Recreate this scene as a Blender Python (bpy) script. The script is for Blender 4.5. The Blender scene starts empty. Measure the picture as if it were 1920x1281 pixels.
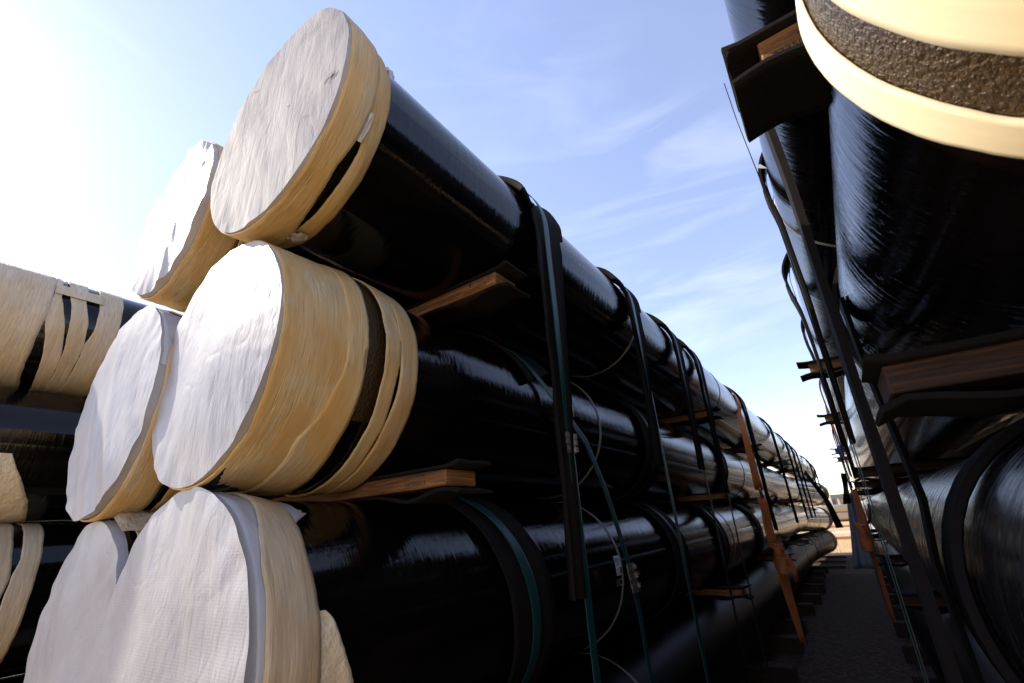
import bpy, bmesh, math, random
from mathutils import Vector, Matrix, noise
C = bpy.context.scene
S = 0.62          # metres per layout unit
ZG = 2.05         # ground lies this far below the eye (layout units)
def W(x, y, z): return Vector((x*S, y*S, (z+ZG)*S))

# ------------------------------------------------------------------ camera
cam = bpy.data.objects.new('camera', bpy.data.cameras.new('camera')); C.collection.objects.link(cam)
cam.data.sensor_width = 36; cam.data.lens = 843.05/1920*36
cam.data.clip_start = 0.02; cam.data.clip_end = 3000
r_ = Vector((0.81283724, 0.5787996, -0.06547247)); u_ = Vector((0.27177024, -0.27742162, 0.92150865)); f_ = Vector((-0.51520535, 0.76683001, 0.38279913))
M = Matrix((r_, u_, -f_)).transposed().to_4x4(); M.translation = W(0, 0, 0)
cam.matrix_world = M
cam.data.dof.use_dof = True; cam.data.dof.focus_distance = 1.5; cam.data.dof.aperture_fstop = 7
C.camera = cam
# ------------------------------------------------------------------ light
SUN_EL, SUN_AZ = math.radians(36), math.radians(11.5)
sd = Vector((-math.cos(SUN_EL)*math.cos(SUN_AZ), -math.cos(SUN_EL)*math.sin(SUN_AZ), math.sin(SUN_EL)))
sl = bpy.data.lights.new('sun', 'SUN'); sl.energy = 4.4; sl.angle = math.radians(0.55); sl.color = (1.0, 0.90, 0.75)
so = bpy.data.objects.new('sun', sl); C.collection.objects.link(so)
so.rotation_euler = sd.to_track_quat('Z', 'Y').to_euler()
so.location = W(-20, -5, 20)
world = bpy.data.worlds.new('World'); C.world = world; world.use_nodes = True
nt = world.node_tree; nt.nodes.clear()
N = nt.nodes.new; Lk = nt.links.new
sky = N('ShaderNodeTexSky'); sky.sky_type = 'NISHITA'; sky.sun_disc = False
sky.sun_elevation = SUN_EL; sky.sun_rotation = math.atan2(sd.x, sd.y)
sky.air_density = 1.0; sky.dust_density = 0.12; sky.ozone_density = 2.0; sky.altitude = 0
tc = N('ShaderNodeTexCoord'); mp = N('ShaderNodeMapping'); mp.inputs['Rotation'].default_value = (0.9, -0.35, 0.5); mp.inputs['Scale'].default_value = (1.3, 1.3, 6.5)
n1 = N('ShaderNodeTexNoise'); n1.inputs['Scale'].default_value = 1.8; n1.inputs['Detail'].default_value = 9; n1.inputs['Roughness'].default_value = 0.52; n1.inputs['Distortion'].default_value = 0.9
n2 = N('ShaderNodeTexNoise'); n2.inputs['Scale'].default_value = 1.9; n2.inputs['Detail'].default_value = 2
cr = N('ShaderNodeValToRGB'); cr.color_ramp.elements[0].position = 0.47; cr.color_ramp.elements[1].position = 0.80
cr2 = N('ShaderNodeValToRGB'); cr2.color_ramp.elements[0].position = 0.40; cr2.color_ramp.elements[1].position = 0.68
mul = N('ShaderNodeMath'); mul.operation = 'MULTIPLY'; mul2 = N('ShaderNodeMath'); mul2.operation = 'MULTIPLY'; mul2.inputs[1].default_value = 0.30
veil = N('ShaderNodeMath'); veil.operation = 'ADD'; veil.inputs[1].default_value = 0.10
mix = N('ShaderNodeMixRGB'); mix.inputs['Color2'].default_value = (5.0, 5.3, 6.0, 1)
bg = N('ShaderNodeBackground'); bg.inputs['Strength'].default_value = 0.15; wo = N('ShaderNodeOutputWorld')
Lk(tc.outputs['Generated'], mp.inputs['Vector']); Lk(mp.outputs['Vector'], n1.inputs['Vector']); Lk(tc.outputs['Generated'], n2.inputs['Vector'])
Lk(n1.outputs['Fac'], cr.inputs['Fac']); Lk(n2.outputs['Fac'], cr2.inputs['Fac'])
Lk(cr.outputs['Color'], mul.inputs[0]); Lk(cr2.outputs['Color'], mul.inputs[1]); Lk(mul.outputs[0], mul2.inputs[0]); Lk(mul2.outputs[0], veil.inputs[0]); Lk(veil.outputs[0], mix.inputs['Fac'])
tint = N('ShaderNodeMixRGB'); tint.blend_type = 'MULTIPLY'; tint.inputs['Fac'].default_value = 1; tint.inputs['Color2'].default_value = (1.16, 0.98, 1.03, 1)
Lk(sky.outputs['Color'], tint.inputs['Color1']); Lk(tint.outputs['Color'], mix.inputs['Color1']); Lk(mix.outputs['Color'], bg.inputs['Color']); Lk(bg.outputs['Background'], wo.inputs['Surface'])
C.view_settings.view_transform = 'Standard'; C.view_settings.look = 'None'; C.view_settings.gamma = 1; C.view_settings.use_curve_mapping = False
C.view_settings.exposure = 1.05
C.render.engine = 'CYCLES'
C.cycles.max_bounces = 8; C.cycles.diffuse_bounces = 5; C.cycles.glossy_bounces = 4

# ------------------------------------------------------------------ materials
def mat(name, build):
    m = bpy.data.materials.new(name); m.use_nodes = True
    t = m.node_tree; t.nodes.clear()
    o = t.nodes.new('ShaderNodeOutputMaterial'); b = t.nodes.new('ShaderNodeBsdfPrincipled')
    t.links.new(b.outputs[0], o.inputs['Surface'])
    build(t, b, o); return m
def node(t, kind, **k):
    n = t.nodes.new(kind)
    for a, v in k.items():
        if a in n.inputs.keys(): n.inputs[a].default_value = v
        else: setattr(n, a, v)
    return n
def uvmap(t, sc=(1, 1, 1), rot=(0, 0, 0), loc=(0, 0, 0)):
    c = t.nodes.new('ShaderNodeTexCoord'); m = t.nodes.new('ShaderNodeMapping')
    m.inputs['Scale'].default_value = sc; m.inputs['Rotation'].default_value = rot; m.inputs['Location'].default_value = loc
    t.links.new(c.outputs['UV'], m.inputs['Vector']); return m.outputs[0]
def nz(t, vec, scale, detail=4, rough=0.55, dist=0.0):
    n = t.nodes.new('ShaderNodeTexNoise'); n.inputs['Scale'].default_value = scale; n.inputs['Detail'].default_value = detail
    n.inputs['Roughness'].default_value = rough; n.inputs['Distortion'].default_value = dist
    t.links.new(vec, n.inputs['Vector']); return n.outputs['Fac']
def ramp(t, fac, stops):
    r = t.nodes.new('ShaderNodeValToRGB'); e = r.color_ramp.elements
    while len(e) < len(stops): e.new(0.5)
    for i, (p, c) in enumerate(stops):
        e[i].position = p; e[i].color = (c, c, c, 1) if not hasattr(c, '__len__') else (*c, 1)
    t.links.new(fac, r.inputs['Fac']); return r.outputs['Color']
def mixc(t, fac, a, b, mode='MIX'):
    m = t.nodes.new('ShaderNodeMixRGB'); m.blend_type = mode
    for s, v in (('Fac', fac), ('Color1', a), ('Color2', b)):
        if hasattr(v, 'links') or hasattr(v, 'is_linked'): t.links.new(v, m.inputs[s])
        elif hasattr(v, '__len__'): m.inputs[s].default_value = (*v, 1)
        else: m.inputs[s].default_value = v
    return m.outputs[0]
def addm(t, a, b, op='ADD'):
    m = t.nodes.new('ShaderNodeMath'); m.operation = op
    for i, v in enumerate((a, b)):
        if hasattr(v, 'is_linked'): t.links.new(v, m.inputs[i])
        else: m.inputs[i].default_value = v
    return m.outputs[0]
def bump(t, b, h, strength, dist, prev=None):
    n = t.nodes.new('ShaderNodeBump'); n.inputs['Strength'].default_value = strength; n.inputs['Distance'].default_value = dist
    t.links.new(h, n.inputs['Height'])
    if prev is not None: t.links.new(prev, n.inputs['Normal'])
    t.links.new(n.outputs[0], b.inputs['Normal']); return n.outputs[0]
def rough_from(t, b, fac, lo, hi):
    t.links.new(ramp(t, fac, [(0.3, lo), (0.7, hi)]), b.inputs['Roughness'])

def m_pipe(t, b, o):                      # glossy black coating laid on in strokes round the pipe
    b.inputs['Base Color'].default_value = (0.006, 0.0058, 0.0060, 1)
    b.inputs['IOR'].default_value = 1.42
    v = uvmap(t, (2.6, 30, 1)); st = nz(t, v, 1.0, 5, 0.62, 0.35)
    v2 = uvmap(t, (16, 70, 1)); st2 = nz(t, v2, 1.0, 3, 0.6)
    sp = nz(t, uvmap(t, (1, 1, 1)), 130, 2, 0.5)
    t.links.new(mixc(t, ramp(t, nz(t, uvmap(t, (5, 1.4, 1)), 1.0, 4), [(0.45, 0), (0.75, 1)]), (0.002, 0.002, 0.0022), (0.006, 0.0035, 0.0025)), b.inputs['Base Color'])
    rough_from(t, b, nz(t, uvmap(t, (3, 8, 1)), 1.0, 4), 0.012, 0.045)
    n = bump(t, b, st, 0.17, 0.008); n = bump(t, b, st2, 0.07, 0.002, n); bump(t, b, sp, 0.04, 0.0006, n)
def m_dusty(t, b, o):                    # the same coating dulled by dust near the ground
    m_pipe(t, b, o)
    for l in list(b.inputs['Roughness'].links): t.links.remove(l)
    b.inputs['Roughness'].default_value = 0.40; b.inputs['IOR'].default_value = 1.18
def m_scuffed(t, b, o):                   # grey scuffs brushed round the pipe
    m_pipe(t, b, o)
    st = ramp(t, nz(t, uvmap(t, (1.5, 22, 1)), 1.0, 6, 0.7, 0.4), [(0.40, 0), (0.72, 1)])
    t.links.new(mixc(t, st, (0.004, 0.004, 0.005), (0.024, 0.023, 0.025)), b.inputs['Base Color'])
    t.links.new(ramp(t, st, [(0, 0.12), (1, 0.45)]), b.inputs['Roughness']); b.inputs['IOR'].default_value = 1.38
def m_rough_end(t, b, o):                 # bare, grainy coating next to the pipe end, gold glints put into the grain colour
    gr = nz(t, uvmap(t), 85, 3, 0.6)
    t.links.new(mixc(t, gr, (0.003, 0.002, 0.001), (0.085, 0.048, 0.014)), b.inputs['Base Color'])
    b.inputs['Roughness'].default_value = 0.38; b.inputs['Specular IOR Level'].default_value = 0.35
    bump(t, b, gr, 0.9, 0.010)
def m_cap(t, b, o, spec=0.42):                       # white woven plastic sheet
    v = uvmap(t)
    dirt = ramp(t, nz(t, v, 2.2, 6, 0.6), [(0.35, (0.30, 0.305, 0.325)), (0.62, (0.40, 0.405, 0.42))])
    spots = ramp(t, nz(t, uvmap(t, (9, 28, 1), (0, 0, 0.6)), 1.0, 4, 0.5), [(0.70, 0), (0.76, 1)])
    t.links.new(mixc(t, addm(t, spots, 0.5, 'MULTIPLY'), dirt, (0.42, 0.41, 0.41)), b.inputs['Base Color'])
    b.inputs['Roughness'].default_value = 0.46 if spec > 0.2 else 0.8; b.inputs['Specular IOR Level'].default_value = spec
    wrinkle = nz(t, uvmap(t, (9, 2.2, 1), (0, 0, 0.45)), 1.0, 5, 0.6, 0.5)
    w2 = nz(t, uvmap(t, (30, 9, 1), (0, 0, 0.55)), 1.0, 3, 0.6, 0.3)
    wx = t.nodes.new('ShaderNodeTexWave'); wx.inputs['Scale'].default_value = 38; wx.inputs['Distortion'].default_value = 1.2; t.links.new(v, wx.inputs['Vector'])
    wy = t.nodes.new('ShaderNodeTexWave'); wy.bands_direction = 'Y'; wy.inputs['Scale'].default_value = 38; wy.inputs['Distortion'].default_value = 1.2; t.links.new(v, wy.inputs['Vector'])
    cr1 = ramp(t, nz(t, uvmap(t, (3.4, 2.1, 1), (0, 0, 0.3)), 1.0, 3, 0.5, 0.6), [(0.47, 0), (0.5, 1), (0.53, 0)])
    cr3 = ramp(t, nz(t, uvmap(t, (7, 4, 1), (0, 0, -0.8), (3, 1, 0)), 1.0, 2, 0.5, 0.5), [(0.475, 0), (0.5, 1), (0.525, 0)])
    n = bump(t, b, wrinkle, 0.26, 0.016); n = bump(t, b, w2, 0.30, 0.004, n); n = bump(t, b, cr1, 0.13, 0.003, n); n = bump(t, b, cr3, 0.09, 0.002, n)
    bump(t, b, addm(t, wx.outputs['Fac'], wy.outputs['Fac']), 0.10, 0.0008, n)
def m_tape(t, b, o, pale=False):                      # cream crepe wrapping, stained ochre in patches, creased along the turns
    v = uvmap(t)
    base = ramp(t, nz(t, uvmap(t, (0.8, 3.0, 1)), 1.5, 5, 0.6), [(0.30, (0.55, 0.39, 0.17)), (0.50, (0.62, 0.49, 0.27)), (0.72, (0.66, 0.56, 0.39))])
    tt = t.nodes.new('ShaderNodeTexCoord'); sx = t.nodes.new('ShaderNodeSeparateXYZ'); t.links.new(tt.outputs['UV'], sx.inputs[0])
    if pale: base = ramp(t, nz(t, uvmap(t, (0.8, 3.0, 1)), 1.5, 5, 0.6), [(0.30, (0.62, 0.48, 0.30)), (0.70, (0.73, 0.63, 0.47))])
    stain = ramp(t, nz(t, uvmap(t, (2.2, 5, 1), (0, 0, 0.1)), 1.0, 5, 0.65), [(0.46, 0), (0.62, 1)])
    col = mixc(t, addm(t, stain, 0.25 if pale else 0.75, 'MULTIPLY'), base, (0.52, 0.30, 0.08))
    crease = nz(t, uvmap(t, (4.5, 42, 1)), 1.0, 5, 0.62, 0.6)
    line = ramp(t, nz(t, uvmap(t, (0.8, 34, 1)), 1.0, 3, 0.5, 0.5), [(0.49, 0), (0.50, 1), (0.51, 0)])
    line2 = ramp(t, nz(t, uvmap(t, (1.6, 60, 1), (0, 0, 0.03), (2, 5, 0)), 1.0, 2, 0.5, 0.6), [(0.485, 0), (0.50, 1), (0.515, 0)])
    line = addm(t, line, addm(t, line2, 0.5, 'MULTIPLY'))
    col = mixc(t, addm(t, line, 0.35, 'MULTIPLY'), col, (0.85, 0.74, 0.50))
    fib = ramp(t, nz(t, uvmap(t, (7, 110, 1)), 1.0, 4, 0.65), [(0.35, 0.74), (0.60, 1.0)])
    col = mixc(t, 1.0, col, fib, 'MULTIPLY')
    zone = ramp(t, nz(t, uvmap(t, (3.5, 9, 1)), 1.0, 1, 0.3), [(0.47, 0), (0.50, 0.1 if pale else 0.45)])
    col = mixc(t, zone, col, (0.60, 0.38, 0.13))
    t.links.new(col, b.inputs['Base Color'])
    b.inputs['Roughness'].default_value = 0.62
    n = bump(t, b, line, 0.55, 0.003); n = bump(t, b, crease, 0.16, 0.004, n)
    bump(t, b, nz(t, uvmap(t, (60, 260, 1)), 1.0, 2, 0.5), 0.25, 0.001, n)
    tr = t.nodes.new('ShaderNodeBsdfTranslucent'); tr.inputs['Color'].default_value = (0.8, 0.55, 0.22, 1)
    mx = t.nodes.new('ShaderNodeMixShader'); mx.inputs[0].default_value = 0.12
    t.links.new(b.outputs[0], mx.inputs[1]); t.links.new(tr.outputs[0], mx.inputs[2]); t.links.new(mx.outputs[0], o.inputs['Surface'])
def m_tape2(t, b, o):  # smooth tape, its paler colour carries the sun's brightness
    c = nz(t, uvmap(t, (1.2, 60, 1)), 1.0, 3, 0.5)
    t.links.new(mixc(t, c, (0.80, 0.68, 0.44), (0.88, 0.79, 0.56)), b.inputs['Base Color']); b.inputs['Roughness'].default_value = 0.6
    bump(t, b, c, 0.12, 0.003)
def m_paper(t, b, o):
    t.links.new(mixc(t, nz(t, uvmap(t, (14, 14, 1)), 1.0, 5), (0.75, 0.68, 0.55), (0.55, 0.42, 0.22)), b.inputs['Base Color']); b.inputs['Roughness'].default_value = 0.7
    bump(t, b, nz(t, uvmap(t, (12, 12, 1)), 1.0, 5, 0.65), 0.8, 0.02)
def m_foam(t, b, o):
    g = nz(t, uvmap(t), 95, 3, 0.6)
    t.links.new(mixc(t, g, (0.003, 0.0028, 0.0028), (0.018, 0.015, 0.015)), b.inputs['Base Color']); b.inputs['Roughness'].default_value = 0.8; b.inputs['Specular IOR Level'].default_value = 0.12
    n = bump(t, b, nz(t, uvmap(t, (4, 22, 1)), 1.0, 3), 0.3, 0.01); bump(t, b, g, 0.6, 0.004, n)
def m_strap(col, rough, grain=120, spec=0.5):
    def f(t, b, o):
        t.links.new(mixc(t, nz(t, uvmap(t, (3, 30, 1)), 1.0, 4), col, tuple(c*0.55 for c in col)), b.inputs['Base Color'])
        b.inputs['Roughness'].default_value = rough; b.inputs['Specular IOR Level'].default_value = spec
        bump(t, b, nz(t, uvmap(t, (grain, 6, 1)), 1.0, 2), 0.15, 0.002)
    return f
def m_wood(dark, light):
    def f(t, b, o):
        g = ramp(t, nz(t, uvmap(t, (2.0, 38, 1)), 1.0, 7, 0.7, 1.4), [(0.36, 0), (0.64, 1)])
        g2 = nz(t, uvmap(t, (1.2, 4, 1)), 1.5, 3)
        c = mixc(t, g, dark, light); c = mixc(t, ramp(t, g2, [(0.5, 0), (0.75, 0.6)]), c, tuple(x*0.35 for x in dark))
        t.links.new(c, b.inputs['Base Color']); b.inputs['Roughness'].default_value = 0.75
        bump(t, b, ramp(t, nz(t, uvmap(t, (1.3, 16, 1)), 1.0, 6, 0.7, 1.5), [(0.42, 0), (0.50, 1)]), 0.6, 0.006, bump(t, b, g, 0.5, 0.006))
    return f
def m_plain(col, rough=0.6, metal=0.0, var=0.25, sc=20):
    def f(t, b, o):
        t.links.new(mixc(t, nz(t, uvmap(t), sc, 4), tuple(c*(1-var) for c in col), tuple(min(1, c*(1+var)) for c in col)), b.inputs['Base Color'])
        b.inputs['Roughness'].default_value = rough; b.inputs['Metallic'].default_value = metal
        bump(t, b, nz(t, uvmap(t), sc*3, 3), 0.15, 0.003)
    return f
def m_ground(t, b, o):
    c = t.nodes.new('ShaderNodeTexCoord'); v = c.outputs['Object']
    big = nz(t, v, 0.35, 5, 0.6); fine = nz(t, v, 55, 4, 0.7)
    col = mixc(t, ramp(t, big, [(0.35, 0), (0.65, 1)]), (0.50, 0.31, 0.13), (0.60, 0.41, 0.20))
    col = mixc(t, ramp(t, fine, [(0.35, 0.5), (0.6, 0)]), col, (0.20, 0.15, 0.10))
    vo = t.nodes.new('ShaderNodeTexVoronoi'); vo.feature = 'DISTANCE_TO_EDGE'; vo.inputs['Scale'].default_value = 6.5
    nv = t.nodes.new('ShaderNodeTexNoise'); nv.inputs['Scale'].default_value = 5; t.links.new(v, nv.inputs['Vector'])
    t.links.new(mixc(t, 0.12, v, nv.outputs['Color']), vo.inputs['Vector'])
    crack = ramp(t, vo.outputs['Distance'], [(0.0, 1), (0.035, 0)])
    col = mixc(t, addm(t, crack, 0.7, 'MULTIPLY'), col, (0.10, 0.07, 0.05))
    t.links.new(col, b.inputs['Base Color']); b.inputs['Roughness'].default_value = 0.9
    n = bump(t, b, ramp(t, vo.outputs['Distance'], [(0, 0), (0.06, 1)]), 0.6, 0.02); bump(t, b, fine, 0.5, 0.01, n)

def m_aisle(t, b, o):  # brown gravel tone darkened to hold the aisle's shade
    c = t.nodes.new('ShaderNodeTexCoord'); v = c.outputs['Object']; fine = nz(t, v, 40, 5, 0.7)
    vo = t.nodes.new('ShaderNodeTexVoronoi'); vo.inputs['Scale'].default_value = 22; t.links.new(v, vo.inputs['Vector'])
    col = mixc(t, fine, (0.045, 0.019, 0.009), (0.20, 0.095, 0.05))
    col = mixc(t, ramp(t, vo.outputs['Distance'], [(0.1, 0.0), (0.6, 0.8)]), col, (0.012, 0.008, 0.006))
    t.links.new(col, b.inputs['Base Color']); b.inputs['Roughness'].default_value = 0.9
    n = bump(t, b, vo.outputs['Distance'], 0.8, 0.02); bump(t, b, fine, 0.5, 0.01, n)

PIPE = mat('black_pipe_coating', m_pipe); TAPE2 = mat('sunlit_smooth_tape', m_tape2); TAPE3 = mat('pale_crepe_tape', lambda t, b, o: m_tape(t, b, o, True)); DUSTY = mat('dusty_pipe_coating', m_dusty); SCUFF = mat('scuffed_pipe_coating', m_scuffed); REND = mat('glint_grain_coating', m_rough_end); CAP = mat('white_woven_sheet', m_cap); CAPM = mat('matte_woven_sheet', lambda t, b, o: m_cap(t, b, o, 0.05))
TAPE = mat('cream_crepe_tape', m_tape); PAPER = mat('crumpled_paper', m_paper); FOAM = mat('black_foam', m_foam)
GREY = mat('grey_sheet', m_plain((0.42, 0.43, 0.47), 0.5, 0, 0.2, 6))
TEAL = mat('teal_strapping', m_strap((0.012, 0.062, 0.070), 0.36, 120, 0.3)); ORANGE = mat('orange_webbing', m_strap((0.88, 0.25, 0.07), 0.6))
DARKSTRAP = mat('black_strapping', m_strap((0.006, 0.007, 0.009), 0.45, 120, 0.2)); TIE = mat('clear_tie_band', m_strap((0.20, 0.19, 0.175), 0.35))
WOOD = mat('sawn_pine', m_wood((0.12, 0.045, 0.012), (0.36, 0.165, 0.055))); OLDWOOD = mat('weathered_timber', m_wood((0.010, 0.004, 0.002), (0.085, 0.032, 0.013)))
INK = mat('black_ink', m_plain((0.02, 0.016, 0.014), 0.7)); STEEL = mat('galvanised_seal', m_plain((0.42, 0.40, 0.37), 0.38, 0.85))
WPAINT = mat('white_stencil_paint', m_plain((0.34, 0.34, 0.36), 0.5)); BPAINT = mat('blue_marker', m_plain((0.22, 0.36, 0.62), 0.5))
LABEL = mat('label_paper', m_plain((0.66, 0.68, 0.74), 0.5)); NAVY = mat('navy_print', m_plain((0.02, 0.03, 0.10), 0.5))
GROUND = mat('sandy_ground', m_ground); TARP = mat('grey_tarpaulin', m_plain((0.26, 0.28, 0.31), 0.45, 0, 0.3, 3))
BLACKM = mat('black_cloth', m_plain((0.012, 0.012, 0.014), 0.6)); BLUEM = mat('blue_plastic', m_plain((0.02, 0.08, 0.35), 0.4))
ROOF = mat('grey_roof_sheet', m_plain((0.13, 0.135, 0.15), 0.6)); PALE = mat('pale_cladding', m_plain((0.55, 0.50, 0.42), 0.7)); RUST = mat('rusty_steel', m_plain((0.36, 0.17, 0.08), 0.7))
FARPIPE = mat('tan_pipe', m_plain((0.50, 0.38, 0.24), 0.6)); WHITEM = mat('white_paint', m_plain((0.78, 0.76, 0.70), 0.6))

# ------------------------------------------------------------------ builders (layout units in, metres out)
def mesh(name, vs, fs, m, parent=None, uvs=None, smooth=True, origin=None, fm=None, mats=None):
    og = Vector(origin) if origin is not None else (Vector(parent['o']) if parent is not None else sum((Vector(v) for v in vs), Vector())/len(vs))
    me = bpy.data.meshes.new(name)
    me.from_pydata([((v[0]-og[0])*S, (v[1]-og[1])*S, (v[2]-og[2])*S) for v in vs], [], fs)
    me.materials.append(m)
    for x in (mats or []): me.materials.append(x)
    if fm:
        for p, i in zip(me.polygons, fm): p.material_index = i
    if uvs:
        l = me.uv_layers.new(name='UVMap')
        for lp in me.loops: l.data[lp.index].uv = uvs[lp.vertex_index]
    for p in me.polygons: p.use_smooth = smooth
    me.update()
    o = bpy.data.objects.new(name, me); C.collection.objects.link(o)
    o['o'] = tuple(og)
    if parent is not None: o.parent = parent
    else: o.location = W(*og)
    return o
def empty(name, at, label, cat, group=None):
    o = bpy.data.objects.new(name, None); C.collection.objects.link(o); o.location = W(*at); o['o'] = tuple(at); o.empty_display_size = 0.1
    tag(o, label, cat, group); return o
def tag(o, label=None, cat=None, group=None, kind=None):
    for k, v in (('label', label), ('category', cat), ('group', group), ('kind', kind)):
        if v: o[k] = v
    return o
def nse(x, y, z=0.0): return noise.noise(Vector((x, y, z)))
def grid_faces(nu, nv, close=False):
    f = []
    for j in range(nv-1):
        for i in range(nu if close else nu-1):
            a = j*nu+i; b = j*nu+(i+1) % nu
            f.append((a, b, b+nu, a+nu))
    return f
def box(name, x0, x1, y0, y1, z0, z1, m, parent=None, bev=0.004, seed=0, grain='x', mats=None):
    bm = bmesh.new(); bmesh.ops.create_cube(bm, size=1)
    for v in bm.verts: v.co = Vector(((x0+x1)/2+v.co.x*(x1-x0), (y0+y1)/2+v.co.y*(y1-y0), (z0+z1)/2+v.co.z*(z1-z0)))
    if bev: bmesh.ops.bevel(bm, geom=bm.edges[:], offset=bev, segments=1, affect='EDGES')
    vs = [tuple(v.co) for v in bm.verts]; fs = []; uv = []
    vv = []; 
    for f in bm.faces:
        n = f.normal; ids = []
        for v in f.verts:
            c = v.co
            if abs(n.x) > 0.7: q = (c.y+seed, c.z*1.0+seed) if grain == 'x' else (c.y, c.z)
            elif abs(n.y) > 0.7: q = (c.x+seed, c.z+seed)
            else: q = (c.x+seed, c.y+seed) if grain == 'x' else (c.y+seed, c.x+seed)
            ids.append(len(vv)); vv.append(tuple(c)); uv.append(q)
        fs.append(tuple(ids))
    bm.free()
    return mesh(name, vv, fs, m, parent, uv, smooth=False)
def tube(name, pts, r, m, parent=None, n=8):
    vs = []; fs = []; uv = []; L = 0
    for i, p in enumerate(pts):
        p = Vector(p); t = (Vector(pts[min(i+1, len(pts)-1)])-Vector(pts[max(i-1, 0)])).normalized()
        a = t.orthogonal().normalized() if i == 0 else (a - t*a.dot(t)).normalized()
        b = t.cross(a)
        if i: L += (p-Vector(pts[i-1])).length
        rr = r[i] if hasattr(r, '__len__') else r
        for k in range(n):
            w = 2*math.pi*k/n; vs.append(tuple(p+a*rr*math.cos(w)+b*rr*math.sin(w))); uv.append((k/n*r_len(rr), L))
    fs = grid_faces(n, len(pts), True); fs.append(tuple(range(n-1, -1, -1))); fs.append(tuple(range((len(pts)-1)*n, len(pts)*n)))
    return mesh(name, vs, fs, m, parent, uv)
def r_len(r): return 6.28*r
R0 = 0.475
def shell(name, c, th0, th1, nth, ylo, yhi, ny, rad, m, parent, seed=0.0, lip=R0, close=None):
    """skin on a cylinder: y edges as functions of angle, radius as a function rad(theta, y)"""
    closed = (th1-th0) >= 359.9 if close is None else close
    nu = nth if closed else nth+1
    vs = []; uv = []
    rows = [-1]+list(range(ny+1))+[ny+1]
    for j in rows:
        for i in range(nu):
            th = math.radians(th0+(th1-th0)*i/nth)
            a = ylo(math.degrees(th)); b = yhi(math.degrees(th)); jj = min(max(j, 0), ny); y = a+(b-a)*jj/ny
            rr = rad(th, y)-(0 if j == jj else 0.007)
            vs.append((c[0]+rr*math.cos(th), y, c[1]+rr*math.sin(th))); uv.append((th*0.5+seed*3.1, y+seed*1.7))
    fs = grid_faces(nu, len(rows), closed)
    return mesh(name, vs, fs, m, parent, uv)
def plf(keys):
    def f(t):
        t = (t+180) % 360-180
        if t <= keys[0][0]: return keys[0][1]
        for (a, p), (b, q) in zip(keys, keys[1:]):
            if t <= b: return p+(q-p)*(t-a)/(b-a)
        return keys[-1][1]
    return f
def K(v, jag=0.004, seed=0):
    if not hasattr(v, '__call__'):
        vv = v; v = lambda t: vv
    return lambda t: v(t)+jag*nse(math.cos(math.radians(t))*5+seed, math.sin(math.radians(t))*5, seed)+jag*0.4*nse(math.cos(math.radians(t))*30+seed, math.sin(math.radians(t))*30, seed)
def prof(keys, fold=0.006, seed=0, fy=20):
    def f(th, y):
        r = keys[0][1]
        for (a, p), (b, q) in zip(keys, keys[1:]):
            if y >= a: r = p+(q-p)*min(1, (y-a)/(b-a))
        cx, cz = math.cos(th), math.sin(th)
        s = nse(cx*1.2+seed, cz*1.2, y*fy+0.9*cx*2)      # creases that follow the turns
        s2 = nse(cx*3+seed*2, cz*3, y*fy*2.3)
        return r+0.45*fold*(0.7*(1-abs(s)*2.6)+0.5*s2)+0.003*nse(cx*2.1+seed, cz*2.1, y*1.5)
    return f
def pipe(c, y0, y1, label, group, R=R0, m=None):
    root = empty('coated_pipe', (c[0], y0, c[1]), label, 'pipe', group)
    n = 96; vs = []; uv = []; ys = [y0+0.02, y0+0.5, y0+1.5]+[y0+1.5+(y1-y0-1.5)*k/6 for k in range(1, 7)]
    for y in ys:
        for i in range(n+1):
            th = 2*math.pi*i/n; vs.append((c[0]+R*math.cos(th), y, c[1]+R*math.sin(th))); uv.append((th*R, y+c[0]*7+c[1]*3))
    fs = grid_faces(n+1, len(ys))
    # wall thickness at both ends: annulus and inner bore
    k = len(vs)
    for y, rr in ((ys[-1], R), (ys[-1], R-0.03), (ys[-1]-1.2, R-0.03), (ys[0], R), (ys[0], R-0.03), (ys[0]+0.6, R-0.03)):
        for i in range(n+1):
            th = 2*math.pi*i/n; vs.append((c[0]+rr*math.cos(th), y, c[1]+rr*math.sin(th))); uv.append((th*R, y))
    for b in (0, 3):
        for j in (0, 1):
            for i in range(n):
                a = k+(b+j)*(n+1)+i; fs.append((a, a+1, a+n+2, a+n+1) if b == 0 else (a+1, a, a+n+1, a+n+2))
    mesh('pipe_body', vs, fs, m or PIPE, root, uv)
    return root
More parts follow.
